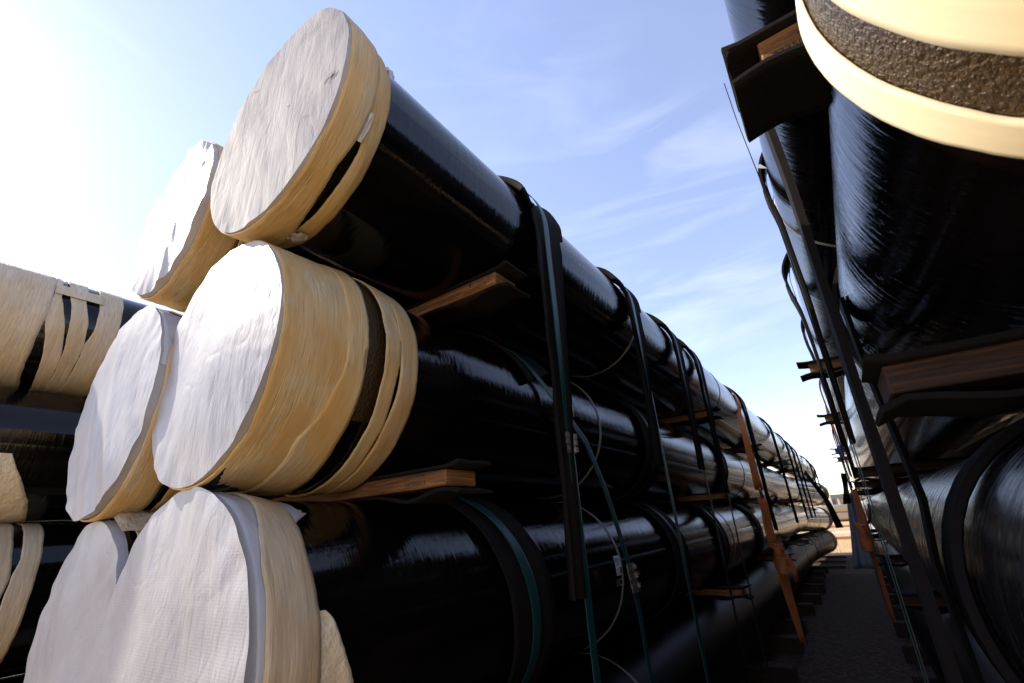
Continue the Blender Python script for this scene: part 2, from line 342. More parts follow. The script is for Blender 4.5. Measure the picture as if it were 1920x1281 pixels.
def cap(root, c, y, r, seed, side=0.09, bulge=0.012, wr=0.008, dirn=0.45, tilt=(0, 0), rside=None, ragged=0.02, m=CAP):
    """sheet drawn over the pipe end: wrinkled disc, rounded rim, ragged skirt"""
    n = 144; rings = [0.001]+[r*k/26 for k in range(1, 26)]+[r*0.985, r]
    vs = []; uv = []; rs = rside or r+0.002
    def rout(th): return 1+0.008*nse(math.cos(th)*2+seed, math.sin(th)*2, seed)+0.004*nse(math.cos(th)*7+seed, math.sin(th)*7, seed)
    def dsp(x, z, rr):
        cx, cz = x*math.cos(dirn)+z*math.sin(dirn), -x*math.sin(dirn)+z*math.cos(dirn)
        a = nse(cx*9+seed, cz*1.8+seed, seed); b = nse(cx*22+seed, cz*5, seed*2); g = nse(x*2.3+seed, z*2.3, seed)
        k = (rr/r)**3
        rad = nse(math.atan2(z, x)*6, rr*2, seed)*k
        return wr*(0.8*a*abs(a)*2+0.12*b+1.1*g+0.5*rad)
    for rr in rings:
        for i in range(n):
            th = 2*math.pi*i/n; q = rr*rout(th); x = q*math.cos(th); z = q*math.sin(th)
            yy = y-bulge*(1-(rr/r)**2)+dsp(x, z, rr)+tilt[0]*x+tilt[1]*z
            vs.append((c[0]+x, yy, c[1]+z)); uv.append((x+seed, z+seed*0.7))
    for k, (q, dy) in enumerate(((1.0, 0.0), (1.0, 0.02), (1.0, 0.04), (1.0, 1.0))):
        for i in range(n):
            th = 2*math.pi*i/n; t = rout(th); rr = (r if k < 1 else rs)*q*t+(0.0025*nse(th*14, k, seed) if k else 0)
            yy = y+(dy if dy < 1 else side+ragged*nse(math.cos(th)*6+seed, math.sin(th)*6, 3)+0.3*ragged*nse(th*25, seed))+(dsp(rr*math.cos(th), rr*math.sin(th), rr) if k == 0 else 0)
            vs.append((c[0]+rr*math.cos(th), yy, c[1]+rr*math.sin(th))); uv.append((rr*math.cos(th)*1.0+dy*math.cos(th)*.1+seed, rr*math.sin(th)+seed*0.7+dy*.1))
    fs = grid_faces(n, len(rings), True)+[tuple(i+len(rings)*n for i in f) for f in grid_faces(n, 4, True)]
    o = mesh('end_cap', vs, fs, m, root, uv)
    return o
def band(root, c, ylo, yhi, keys, seed, th=(-180, 180), fold=0.006, name='wrapping_tape', m=TAPE, jag=0.006, lip=None, fy=20, nth=160, ny=None):
    a = K(ylo, jag, seed); b = K(yhi, jag, seed+5)
    w = abs(b(0)-a(0)); ny = ny or max(8, int(w*60))
    return shell(name, c, th[0], th[1], nth, a, b, ny, prof(keys, fold, seed, fy), m, root, seed, lip or R0)
def tie(root, c, y, w=0.020, tail=False, m=None):
    vs = []; uv = []; n = 72; r = R0+0.005
    for (dy, rr) in ((-w/2, R0-0.002), (-w/2, r), (w/2, r), (w/2, R0-0.002)):
        for i in range(n):
            th = 2*math.pi*i/n; vs.append((c[0]+rr*math.cos(th), y+dy+0.03*math.sin(th+1), c[1]+rr*math.sin(th))); uv.append((th*R0, dy))
    mesh('tie_band', vs, grid_faces(n, 4, True), m or TIE, root, uv)
def sweep(name, path, wid, hgt, m, parent=None, wdir=(0, 1, 0), cup=None, sw=None, seed=0, nrm=None, wob=0.0):
    """ribbon with real thickness; profile across the width can be cupped upward at both rims"""
    prof_w = [-1, -0.75, -0.3, 0.3, 0.75, 1]
    n = len(prof_w)*2; vs = []; uv = []; L = 0
    for i, p in enumerate(path):
        p = Vector(p); a = Vector(path[max(i-1, 0)]); b = Vector(path[min(i+1, len(path)-1)]); t = (b-a).normalized()
        Wd = Vector(wdir if not callable(wdir) else wdir(i/(len(path)-1))); Wd = (Wd-t*Wd.dot(t)).normalized()
        Nn = Wd.cross(t).normalized()
        if nrm is not None and Nn.dot(Vector(nrm(p))) < 0: Nn = -Nn
        if i: L += (p-Vector(path[i-1])).length
        s = sw(i/(len(path)-1)) if sw else 1.0
        cu = (cup(i/(len(path)-1)) if callable(cup) else (cup or 0))
        row = []
        for w in prof_w:
            h = cu*max(0, abs(w)-0.45)**1.3*2.2+wob*nse(L*5+seed, w*2, seed)
            row.append((w*wid/2*s, h))
        for (w, h) in row: vs.append(tuple(p+Wd*w+Nn*(h+hgt))); uv.append((L+seed, w+seed))
        for (w, h) in reversed(row): vs.append(tuple(p+Wd*w+Nn*h)); uv.append((L+seed, w+seed+.3))
    fs = grid_faces(n, len(path), True)
    fs.append(tuple(range(n-1, -1, -1))); k = (len(path)-1)*n; fs.append(tuple(range(k, k+n)))
    o = mesh(name, vs, fs, m, parent, uv)
    mo = o.data
    for i, p in enumerate(mo.polygons): p.use_smooth = i < (len(path)-1)*n and (i % n) not in (5, 11)
    return o
def text_mesh(name, s, size, place, m, parent, depth=0.0):
    cu = bpy.data.curves.new('t', 'FONT'); cu.body = s; cu.size = 1; cu.resolution_u = 3
    ob = bpy.data.objects.new('t', cu); C.collection.objects.link(ob)
    dg = bpy.context.evaluated_depsgraph_get(); me = bpy.data.meshes.new_from_object(ob.evaluated_get(dg))
    vs = [place(v.co.x*size, v.co.y*size) for v in me.vertices]; fs = [tuple(p.vertices) for p in me.polygons]
    bpy.data.objects.remove(ob); bpy.data.curves.remove(cu); bpy.data.meshes.remove(me)
    return mesh(name, vs, fs, m, parent, [(v[1], v[2]) for v in vs], smooth=False)
def lens_ground(): pass

# ------------------------------------------------------------------ ground
def flat(name, x0, x1, y0, y1, z, m, nx=1, ny=1):
    vs = [(x0+(x1-x0)*i/nx, y0+(y1-y0)*j/ny, z) for j in range(ny+1) for i in range(nx+1)]
    return mesh(name, vs, grid_faces(nx+1, ny+1), m, None, [(v[0], v[1]) for v in vs], smooth=False, origin=(0, 0, z))
tag(flat('ground', -1800, 1800, -600, 3000, -ZG, GROUND, 4, 4), kind='structure')

AISLE = mat('shade_toned_gravel', lambda t, b, o: m_aisle(t, b, o))
tag(flat('aisle_shade_floor', -3.7, 2.6, 0.3, 27.5, -ZG+0.012, AISLE, 1, 1), kind='structure')  # dark sheet that puts the stacks' shade into the ground colour
rg = random.Random(8); vs = []; fs = []
for k in range(1400):
    x = rg.uniform(-1.15, 0.1); y = 1.5+24*rg.random()**1.4; r = rg.uniform(0.008, 0.028); n0 = len(vs); a0 = rg.uniform(0, 6.28); z = -ZG+0.012
    for q in range(5): vs.append((x+r*rg.uniform(0.7, 1.2)*math.cos(a0+q*1.257), y+r*rg.uniform(0.7, 1.2)*math.sin(a0+q*1.257), z+r*0.1))
    vs.append((x+r*0.2, y, z+r*rg.uniform(0.5, 0.9)))
    for q in range(5): fs.append((n0+q, n0+(q+1) % 5, n0+5))
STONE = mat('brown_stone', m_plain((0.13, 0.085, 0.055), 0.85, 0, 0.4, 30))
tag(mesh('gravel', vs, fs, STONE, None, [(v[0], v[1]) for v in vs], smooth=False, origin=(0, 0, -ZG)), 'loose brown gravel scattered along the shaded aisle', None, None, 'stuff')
# ------------------------------------------------------------------ pipe stacks
P = [(-1.59, 1.70), (-1.85, 0.668), (-1.85, -0.315), (-1.85, -1.345)]
Q = [(-2.70, 1.757), (-2.76, 0.666), (-2.76, -0.316), (-2.80, -1.345)]
RR = [(-5.303, 1.81), (-5.30, 0.80), (-5.30, -0.215), (-5.30, -1.23)]
YL = 19.6
T1 = (0.612, 1.93); S1 = (0.682, 0.80); S2 = (0.685, -0.275); S3 = (0.66, -1.335)
GL = 'black coated pipes in the front column of the left stack'
GQ = 'black coated pipes in the second column of the left stack'
GF = 'black coated pipes of the far stack at the left edge'
GR = 'black coated pipes of the right stack'
nth4 = ['top', 'second', 'third', 'lowest']
CAPMARKS = [((-1.371, 2.122), (-1.436, 2.043), 0.0035), ((-1.294, 2.067), (-1.365, 2.010), 0.0030), ((-1.232, 2.004), (-1.251, 2.001), 0.0025), ((-1.821, 2.071), (-1.886, 2.077), 0.0035), ((-1.293, 1.522), (-1.326, 1.507), 0.0030), ((-1.124, 1.617), (-1.195, 1.605), 0.0130), ((-1.446, 1.681), (-1.456, 1.671), 0.0060)]
SCRATCH = mat('scratch_grey', m_plain((0.17, 0.165, 0.17), 0.7))
# top front pipe -----------------------------------------------------
p1 = pipe(P[0], 0.63, YL, 'black pipe topmost of the left stack, its white end cap highest against the sky', GL)
cap(p1, P[0], 0.628, 0.528, 1.3, side=0.05, bulge=0.002, wr=0.006, rside=0.527, m=CAPM)
k1 = [(0.62, 0.536), (0.72, 0.532), (0.80, 0.517)]
band(p1, P[0], 0.642, plf([(-100, 0.80), (-80, 0.764), (-60, 0.744), (-47, 0.738), (-30, 0.764), (-17, 0.775), (180, 0.79)]), k1, 2.2, fold=0.004)
band(p1, P[0], plf([(-100, 0.79), (-80, 0.782), (-60, 0.790), (-47, 0.793), (-33, 0.788), (-17, 0.772), (180, 0.78)]), 0.862, [(0.75, 0.514), (0.83, 0.504), (0.865, 0.488)], 4.7, fold=0.005)
# crumpled bits in the slit and the grey sheet edge at the top
def scrap(root, c, th, y, a, b, r, seed, m, name='torn_flap'):
    vs = []; uv = []; n = 7
    for j in range(n):
        for i in range(n):
            u = i/(n-1)-0.5; v = j/(n-1)-0.5; w = 1-0.6*abs(v)
            t = math.radians(th)+(v*b)/R0; rr = r+0.02*nse(u*4+seed, v*4, seed)+0.008
            vs.append((c[0]+rr*math.cos(t), y+u*a*w+0.2*a*v, c[1]+rr*math.sin(t))); uv.append((u*a+seed, v*b))
    return mesh(name, vs, grid_faces(n, n), m, root, uv)
scrap(p1, P[0], -27, 0.775, 0.03, 0.12, 0.512, 1.0, GREY); scrap(p1, P[0], -88, 0.80, 0.06, 0.07, 0.516, 2.0, GREY); scrap(p1, P[0], 20, 0.872, 0.05, 0.10, 0.488, 3.0, GREY)
def on_cap(px, pz):
    return (px, 0.620, pz)
for (a, b, w) in CAPMARKS:
    A = Vector((a[0], 0, a[1])); B = Vector((b[0], 0, b[1])); d = (B-A); L_ = d.length; nn = Vector((-d.z, 0, d.x)).normalized(); vs = []
    for k in range(7):
        m_ = A+d*k/6+nn*0.006*math.sin(k*1.3); ww = w*math.sin(math.pi*(k+0.4)/6.8)
        for sg in (-1, 1): q_ = m_+nn*ww*sg; vs.append(on_cap(q_.x, q_.z))
    mesh('scratch', vs, [(2*k, 2*k+1, 2*k+3, 2*k+2) for k in range(6)], SCRATCH, p1, [(v[0], v[2]) for v in vs])
# middle front pipe ---------------------------------------------------
p2 = pipe(P[1], 0.68, YL, 'black pipe second from top of the left stack, wide cream wrap with dark gap', GL)
c2 = (-1.85, 0.685)
cap(p2, c2, 0.668, 0.482, 5.1, side=0.12, bulge=0.015, wr=0.011, rside=0.480)
band(p2, c2, plf([(-80, 0.682), (-45, 0.692), (-20, 0.682), (10, 0.68), (180, 0.68)]), 1.008, [(0.66, 0.489), (0.9, 0.494), (1.05, 0.508)], 7.7, fold=0.004)
band(p2, c2, plf([(-140, 0.88), (-80, 0.868), (-60, 0.862), (-45, 0.856), (-30, 0.90), (-10, 0.93), (180, 0.93)]), 1.012, [(0.66, 0.491), (0.9, 0.4965), (1.05, 0.510)], 12.4, fold=0.0025)
band(p2, c2, 1.10, plf([(-180, 1.17), (-40, 1.168), (-33, 1.170), (-15, 1.166), (2, 1.178), (180, 1.185)]), [(1.05, 0.508), (1.2, 0.500)], 9.1, fold=0.002)
band(p2, c2, plf([(-180, 1.175), (-36, 1.176), (-20, 1.186), (-10, 1.187), (3, 1.176), (180, 1.18)]), 1.285, [(1.12, 0.504), (1.2, 0.500), (1.32, 0.486)], 3.4, fold=0.002)
shell('under_wrap', c2, -180, 180, 96, lambda t: 0.77, lambda t: 1.12, 4, lambda th, y: 0.484, REND, p2, 1.0)
# lower front pipe ----------------------------------------------------
p3 = pipe(P[2], 0.70, YL, 'black pipe third from top of the left stack, big white cap, white label on side', GL)
c3 = (-1.85, -0.345)
cap(p3, c3, 0.690, 0.548, 8.8, side=0.07, bulge=0.015, wr=0.010, rside=0.532, ragged=0.03)
shell('cap_skirt', c3, -180, 180, 120, K(0.72, 0.004, 3), K(plf([(-60, 0.80), (40, 0.82), (56, 0.93), (66, 1.03), (74, 1.02), (80, 0.93), (100, 0.86), (180, 0.84)]), 0.012, 9), 10, prof([(0.7, 0.536), (0.85, 0.518), (1.03, 0.498)], 0.006, 4.2), GREY, p3, 2)
band(p3, c3, plf([(-20, 0.735), (20, 0.738), (32, 0.735), (48, 0.765), (67, 0.80), (85, 0.80), (180, 0.78)]), plf([(-90, 0.915), (10, 0.915), (25, 0.905), (40, 0.90), (55, 0.915), (70, 0.935), (180, 0.93)]), [(0.7, 0.546), (0.85, 0.525), (0.95, 0.500)], 6.1, fold=0.009, fy=16, m=TAPE3)
shell('loose_paper_flap', c3, -70, 18, 50, lambda t: 0.905, K(plf([(-70, 1.06), (-5, 1.03), (6, 0.995), (15, 0.955), (18, 0.93)]), 0.008, 2), 8, prof([(0.9, 0.503), (1.05, 0.506)], 0.012, 8.2, 9), PAPER, p3, 5)
p4 = pipe(P[3], 0.66, YL, 'lowest black pipe of the left stack, dull with dust, near the ground', GL, R0, DUSTY)
cap(p4, P[3], 0.66, 0.5, 3.8); band(p4, P[3], 0.70, 1.0, [(0.6, 0.505), (1.1, 0.49)], 1.1)
# stencil and label on the third pipe
def on_cyl(c, y, th, R=R0+0.0035):
    def f(u, v):
        t = math.radians(th)+v/R; return (c[0]+R*math.cos(t), y+u, c[1]+R*math.sin(t))
    return f
vs = []; n = 8
for j in range(n+1):
    for i in range(2): vs.append(on_cyl(P[2], 3.075+0.10*i, -2+14*j/n)(0, 0))
lab = mesh('label_sticker', vs, grid_faces(2, n+1), LABEL, p3, [(v[1], v[2]) for v in vs], smooth=True); lab['label'] = 'white printed label'
bars = []; fb = []
def barq(y0, y1, t0, t1):
    k = len(bars); r = R0+0.0058
    for (y, t) in ((y0, t0), (y1, t0), (y1, t1), (y0, t1)): bars.append((P[2][0]+r*math.cos(math.radians(t)), y, P[2][1]+r*math.sin(math.radians(t))))
    fb.append((k, k+1, k+2, k+3))
rnd = random.Random(4)
for t, w in ((9.8, 0.05), (8.8, 0.07), (8.0, 0.03), (7.0, 0.06), (5.2, 0.045)):
    y = 3.085
    while y < 3.085+w: d = rnd.uniform(0.005, 0.012); barq(y, y+d, t, t+0.55); y += d+0.003
for k in range(5): barq(3.125, 3.165, -1.0+k*0.95, -0.4+k*0.95)
barq(3.09, 3.10, -1.0, 3.0)
mesh('printed_lines', bars, fb, NAVY, lab, [(v[1], v[2]) for v in bars], smooth=False).location = (0, 0, 0)
text_mesh('stencil_text', 'UCX', 0.062, on_cyl(P[2], 3.06, -9.5), WPAINT, p3); text_mesh('stencil_text', 'mm L', 0.055, on_cyl(P[2], 3.36, -6), WPAINT, p3)
for r, c, y in ((p1, P[0], 3.63), (p2, P[1], 3.12), (p3, P[2], 3.15), (p4, P[3], 3.42)): tie(r, c, y)
for r, c, y in ((p1, P[0], 7.0), (p2, P[1], 9.0), (p3, P[2], 6.9)): tie(r, c, y)
# second column -------------------------------------------------------
q1 = pipe(Q[0], 0.66, YL, 'black pipe in the second column, its capped end half hidden behind the topmost pipe', GQ)
cap(q1, Q[0], 0.640, 0.474, 11.5, side=0.05, bulge=0.015, wr=0.014, rside=0.478, dirn=0.1)
band(q1, Q[0], 0.668, 0.84, [(0.64, 0.487), (0.9, 0.50)], 10.1); band(q1, Q[0], 0.85, 1.02, [(0.8, 0.50), (1.05, 0.488)], 13.1)
q2 = pipe(Q[1], 0.65, YL, 'black pipe in the second column between wrapped pipes, its narrow cap end streaked with light', GQ)
cap(q2, Q[1], 0.626, 0.512, 14.2, side=0.06, bulge=0.015, wr=0.014, rside=0.504, dirn=0.5, m=CAP)
shell('cap_skirt', Q[1], 10, 75, 40, K(0.64, 0.004, 3), K(0.80, 0.02, 9), 8, prof([(0.6, 0.507), (0.85, 0.49)], 0.008, 2.2), GREY, q2, 2)
band(q2, Q[1], plf([(-180, 0.655), (20, 0.66), (30, 0.70), (60, 0.75), (75, 0.70), (180, 0.68)]), 0.80, [(0.64, 0.516), (0.9, 0.503)], 15.1, fold=0.008); band(q2, Q[1], 0.84, 0.95, [(0.8, 0.50), (1.05, 0.49)], 16.1)
q3 = pipe(Q[2], 0.71, YL, 'black pipe low in the second column, its shaded grey cap behind the big bottom cap', GQ)
cap(q3, Q[2], 0.693, 0.466, 17.7, side=0.07, bulge=0.02, wr=0.014, rside=0.470, dirn=0.5)
band(q3, Q[2], 0.755, 0.98, [(0.7, 0.498), (1.0, 0.50)], 18.3, fold=0.010)
scrap(q3, Q[2], 66, 0.80, 0.22, 0.22, 0.505, 6.0, PAPER, 'loose_paper_flap')
q4 = pipe(Q[3], 0.66, YL, 'lowest black pipe in the second column of the left stack, deep in shade', GQ)
cap(q4, Q[3], 0.66, 0.5, 23.8); band(q4, Q[3], 0.70, 1.0, [(0.6, 0.505), (1.1, 0.49)], 1.9)
# far-left stack ------------------------------------------------------
c = RR[0]; rr1 = pipe(c, 0.14, YL, 'upper black pipe at the left edge, its cream tape slit into dark wedges', GF, 0.495)
cap(rr1, c, 0.12, 0.505, 21.2, bulge=0.0, side=0.04)
kk = [(0, 0.508), (0.5, 0.508), (1.0, 0.50)]
sl1 = [(-80, 0.586), (-59, 0.549), (-21, 0.533), (-3, 0.542), (180, 0.56)]
sl1b = [(-77, 0.649), (-35, 0.609), (-3, 0.543), (180, 0.56)]
sl2 = [(-38, 0.721), (-10, 0.671), (10, 0.625), (22, 0.595), (44, 0.590), (90, 0.58)]
sl2b = [(-38, 0.722), (0, 0.685), (22, 0.654), (44, 0.630), (90, 0.61)]
sl3 = [(-20, 0.815), (1, 0.797), (23, 0.746), (44, 0.755), (90, 0.76)]
sl3b = [(-20, 0.816), (-4, 0.846), (23, 0.838), (44, 0.832), (90, 0.82)]
for i, (a, b) in enumerate(((0.15, plf(sl1)), (plf(sl1b), plf(sl2)), (plf(sl2b), plf(sl3)), (plf(sl3b), 1.0))):
    band(rr1, c, a, b, kk, 25.5+i, fold=0.005, ny=14, m=TAPE3)
shell('cross_tape', c, 25, 39, 8, lambda t: 0.55, lambda t: 0.86, 8, lambda th, y: 0.517, TAPE3, rr1, 3)
c = RR[1]; rr2 = pipe(c, 0.02, YL, 'middle black pipe at the left edge, mostly bare with a torn white patch', GF, 0.502)
cap(rr2, c, 0.0, 0.495, 27.2, bulge=0.0, side=0.04)
band(rr2, c, 0.02, plf([(-180, 0.55), (-15, 0.55), (0, 0.57), (20, 0.58), (50, 0.62), (180, 0.60)]), [(0, 0.505), (0.7, 0.49)], 30.1, jag=0.015, m=TAPE3)
shell('loose_paper_flap', c, -100, -8, 40, lambda t: 0.56, K(plf([(-100, 0.9), (-47, 0.81), (-25, 0.70), (-8, 0.62)]), 0.01, 2), 8, prof([(0.5, 0.515), (0.9, 0.515)], 0.008, 9.2, 9), PAPER, rr2, 5)
c = RR[2]; rr3 = pipe(c, 0.02, YL, 'low black pipe at the left edge, its tape hanging in slack strips', GF, 0.495)
cap(rr3, c, 0.0, 0.495, 37.2, bulge=0.0, side=0.04)
band(rr3, c, 0.02, plf([(-60, 0.74), (0, 0.80), (15, 0.82), (40, 0.80), (180, 0.8)]), [(0, 0.51), (1, 0.50)], 38.1, fold=0.009, fy=12, m=TAPE3)
band(rr3, c, plf([(-60, 0.80), (-10, 0.81), (15, 0.825), (30, 0.85), (180, 0.85)]), plf([(-60, 0.94), (0, 0.945), (48, 0.96), (180, 0.96)]), [(0, 0.51), (1, 0.50)], 39.1, fold=0.009, fy=12, m=TAPE3)
band(rr3, c, plf([(-60, 1.03), (0, 1.02), (48, 0.98), (180, 0.97)]), 1.065, [(0, 0.505), (1.1, 0.49)], 40.1, m=TAPE3)
c = RR[3]; rr4 = pipe(c, 0.02, YL, 'lowest black pipe at the left edge, below the slack tape', GF); cap(rr4, c, 0.0, 0.495, 47.2, bulge=0.0); band(rr4, c, 0.02, 0.9, [(0, 0.505), (1.1, 0.49)], 41.1)
for k, z in enumerate((1.70, 0.67, -0.33, -1.34)):
    pipe((-3.84, z), 2.4, YL, '%s black pipe added unseen inside the left stack to block light' % nth4[k], 'added light-blocking pipes inside the left stack')  # added column, keeps light out of the gaps between layers
    pipe((-6.36, RR[k][1]), 0.1, YL, '%s black pipe added to block light behind the stack at the left edge' % nth4[k], 'added light-blocking pipes behind the far left stack', 0.5)  # added outer column, stops daylight showing between the edge pipes
# load beyond ---------------------------------------------------------
far = [(-1.42, 1.50), (-1.20, 0.55), (-1.36, -0.52), (-1.45, -1.42)]
def skew(root, dx, dz, y0, y1):
    for ch in root.children_recursive:
        for v in ch.data.vertices:
            k = ((v.co.y/S)+root['o'][1]-y0)/(y1-y0); v.co.x += dx*S*k; v.co.z += dz*S*k
for c, w, c1 in zip([(p[0], p[1]) for p in P], ('top', 'second', 'third', 'lowest'), far):
    r = pipe(c, 19.75, 26.0, '%s black pipe of the farther load at the end of the aisle' % w, 'black coated pipes of the farther load', R0, DUSTY if w == 'lowest' else PIPE)
    tie(r, c, 22.6); band(r, c, 25.25, 25.98, [(25, 0.49), (26, 0.50)], 70+c[1], nth=64)
    n = 48; vs = [(c[0], 26.02, c[1])]+[(c[0]+q*math.cos(2*math.pi*i/n), 26.02-dd, c[1]+q*math.sin(2*math.pi*i/n)) for q, dd in ((0.49, 0), (0.503, 0.1)) for i in range(n)]
    mesh('end_cap', vs, [(0, 1+(i+1) % n, 1+i) for i in range(n)]+[(1+i, 1+(i+1) % n, 1+n+(i+1) % n, 1+n+i) for i in range(n)], CAP, r, [(v[0], v[2]) for v in vs])
    skew(r, c1[0]-c[0], c1[1]-c[1], 19.75, 26.0)
for k, (c, z) in enumerate(((T1, 1.93), (S1, 0.80), (S2, -0.275), (S3, -1.335))):
    pipe((c[0]+0.10, z), 20.4, 40.0, '%s black pipe added unseen beyond the right stack to darken reflections' % nth4[k], 'added reflection-darkening pipes beyond the right stack')  # unseen load added so the aisle pipes reflect black
# right stack ---------------------------------------------------------
t1 = pipe(T1, 0.62, YL, 'uppermost black pipe of the right stack, lying on the timber at the top edge', GR)
cap(t1, T1, 0.6, 0.50, 51); band(t1, T1, 0.64, 0.9, [(0.6, 0.505), (1.1, 0.49)], 52)
s1 = pipe(S1, 0.36, YL, 'black pipe nearest the camera at the upper right with bright cream bands', GR)
cap(s1, S1, 0.34, 0.515, 53, side=0.05)
kS = [(0.3, 0.520), (0.9, 0.514)]
band(s1, S1, 0.37, 0.638, kS, 54, fold=0.002, jag=0.004, m=TAPE2); band(s1, S1, 0.748, 0.825, kS, 56, fold=0.002, jag=0.004, m=TAPE2)
shell('grainy_end_strip', S1, -180, 180, 128, lambda t: 0.60, lambda t: 0.80, 6, lambda th, y: 0.507, REND, s1, 1.0)
s2 = pipe(S2, 0.42, YL, 'black pipe at the lower right, half hidden behind a curved foam strip', GR, R0, SCUFF)
cap(s2, S2, 0.4, 0.5, 57); band(s2, S2, 0.44, 0.7, [(0.6, 0.505), (1.1, 0.49)], 58)
s3 = pipe(S3, 0.42, YL, 'lowest black pipe of the right stack, in deep shade near the ground', GR, R0, DUSTY)
cap(s3, S3, 0.4, 0.5, 59); band(s3, S3, 0.44, 0.7, [(0.6, 0.505), (1.1, 0.49)], 60)
RC = [(1.70, 1.90), (1.72, 0.80), (1.72, -0.27), (1.72, -1.335)]
for c, w in zip(RC, ('top', 'second', 'third', 'lowest')):
    r = pipe(c, 0.5, YL, '%s black pipe of the hidden column behind the right stack' % w, 'black coated pipes of the inner right column', R0, DUSTY)
    pipe((c[0]+1.04, c[1]), 0.6, YL, '%s black pipe added unseen behind the right stack to block light' % w, 'added light-blocking pipes behind the right stack', R0, DUSTY)  # outermost column added to stop light coming in from the right
for r, c, y in ((t1, T1, 3.25), (s1, S1, 2.9), (s2, S2, 5.2)): tie(r, c, y)

# ------------------------------------------------------------------ spacers between the layers
ordn = ['nearest', 'second', 'third', 'fourth', 'farthest']
def spacer(x0, x1, y0, y1, z0, z1, label, group, inner, seed, m=WOOD, padx=0.075, pady=0.01, side=1, stamp=None, droop=0.02, padh=0.012):
    """timber across the pipes with a foam sheet above and below; side=+1 when the aisle end is at x1"""
    xe = x1 if side > 0 else x0
    root = empty('timber_spacer', (xe, (y0+y1)/2, z0), label, 'spacer', group)
    box('beam', x0, x1, y0, y1, z0, z1, m, root, 0.004, seed)
    for up in (1, 0):
        path = []; n = 22
        for k in range(n+1):
            u = k/n; x = xe+side*(padx-u*1.15)
            d = min(1, u*2.2)
            z = (z1+0.003 if up else z0-padh-0.003)
            edge = max(0, (padx-u*1.15)/padx) if padx > 0 else 0
            z += (0.02 if up else -droop)*edge**1.3 + (0.010*nse(x*4, seed+up) if edge > 0 else 0)
            if not up and inner: z -= 0.035*math.exp(-((x-(xe-side*0.20))/0.12)**2)
            path.append((x, (y0+y1)/2, z))
        o = sweep('foam_pad', path, (y1-y0)+2*pady, padh, FOAM, root, (0, 1, 0), cup=0, nrm=lambda p: (0, 0, 1), wob=0.006, seed=seed+up)
    if stamp: stamp(root)
    return root
def front(xo, y, zo, rot=0):
    return lambda u, v: (xo+u, y-0.002, zo+v)
def stampA(root):
    text_mesh('ink_stamp', '0423558013', 0.030, front(-1.375, 1.62, 1.158), INK, root)
    text_mesh('ink_stamp', 'HT·KD 08', 0.016, front(-1.305, 1.62, 1.200), INK, root)
    fr = []
    for (a, b, c_, d) in ((-1.315, -1.205, 1.217, 1.219), (-1.315, -1.205, 1.185, 1.187), (-1.315, -1.313, 1.185, 1.219), (-1.207, -1.205, 1.185, 1.219), (-1.335, -1.322, 1.19, 1.215)):
        k = len(fr); fr += [(a, 1.6178, c_), (b, 1.6178, c_), (b, 1.6178, d), (a, 1.6178, d)]
    mesh('ink_frame', fr, [(i, i+1, i+2, i+3) for i in range(0, len(fr), 4)], INK, root, [(v[0], v[2]) for v in fr], smooth=False)
def stampB(root):
    text_mesh('ink_stamp', '342300013', 0.026, front(-1.44, 1.30, 0.176), INK, root)
    text_mesh('ink_stamp', 'HT 08', 0.016, front(-1.37, 1.30, 0.210), INK, root)
def stampC(root):
    text_mesh('ink_stamp', '0335010', 0.036, front(0.185, 1.33, 1.322), INK, root)
    text_mesh('ink_stamp', 'KD', 0.018, front(0.262, 1.33, 1.365), INK, root)
gs = 'timber spacers between the layers of the left stack'; gr = 'timber spacers between the layers of the right stack'
gap = [(1.150, 1.222, -1.16, 'top'), (0.166, 0.226, -1.22, 'middle'), (-0.862, -0.80, -1.20, 'bottom')]
ysL = [(1.62, 1.80), (6.1, 6.3), (10.4, 10.6), (14.8, 15.0), (18.4, 18.6)]
for gi, (z0, z1, xr, wn) in enumerate(gap):
    for yi, (a, b) in enumerate(ysL):
        if gi == 1 and yi == 0: a, b = 1.30, 1.48
        if gi == 2 and yi == 0: a, b = 1.5, 1.7
        xx = xr + (0.0 if yi == 0 else 0.06*math.sin(yi*2.3+gi))
        spacer(-3.3, xx, a, b, z0, z1, '%s pine spacer in the %s gap of the left stack' % (ordn[yi], wn), gs, gi >= 0, gi*5+yi, stamp=(stampA if (gi, yi) == (0, 0) else stampB if (gi, yi) == (1, 0) else None))
gapr = [(1.318, 1.418, 0.158, 'top'), (0.235, 0.305, 0.150, 'middle'), (-0.845, -0.765, 0.15, 'bottom')]
ysR = [(1.33, 1.58), (5.6, 5.8), (9.3, 9.5), (15.4, 15.6), (18.4, 18.6)]
for gi, (z0, z1, xl, wn) in enumerate(gapr):
    for yi, (a, b) in enumerate(ysR):
        xx = xl - (0.0 if yi == 0 else (0.13 if gi == 0 else 0.03))
        if gi == 1 and yi == 0: a, b = 1.38, 1.60
        spacer(xx, 2.3, a, b, z0, z1, '%s timber spacer in the %s gap of the right stack' % (ordn[yi], wn), gr, True, 40+gi*5+yi, side=-1, m=(OLDWOOD if gi else WOOD), padx=(0.10 if gi == 0 else 0.03), pady=0.03, stamp=(stampC if (gi, yi) == (0, 0) else None), padh=0.014)
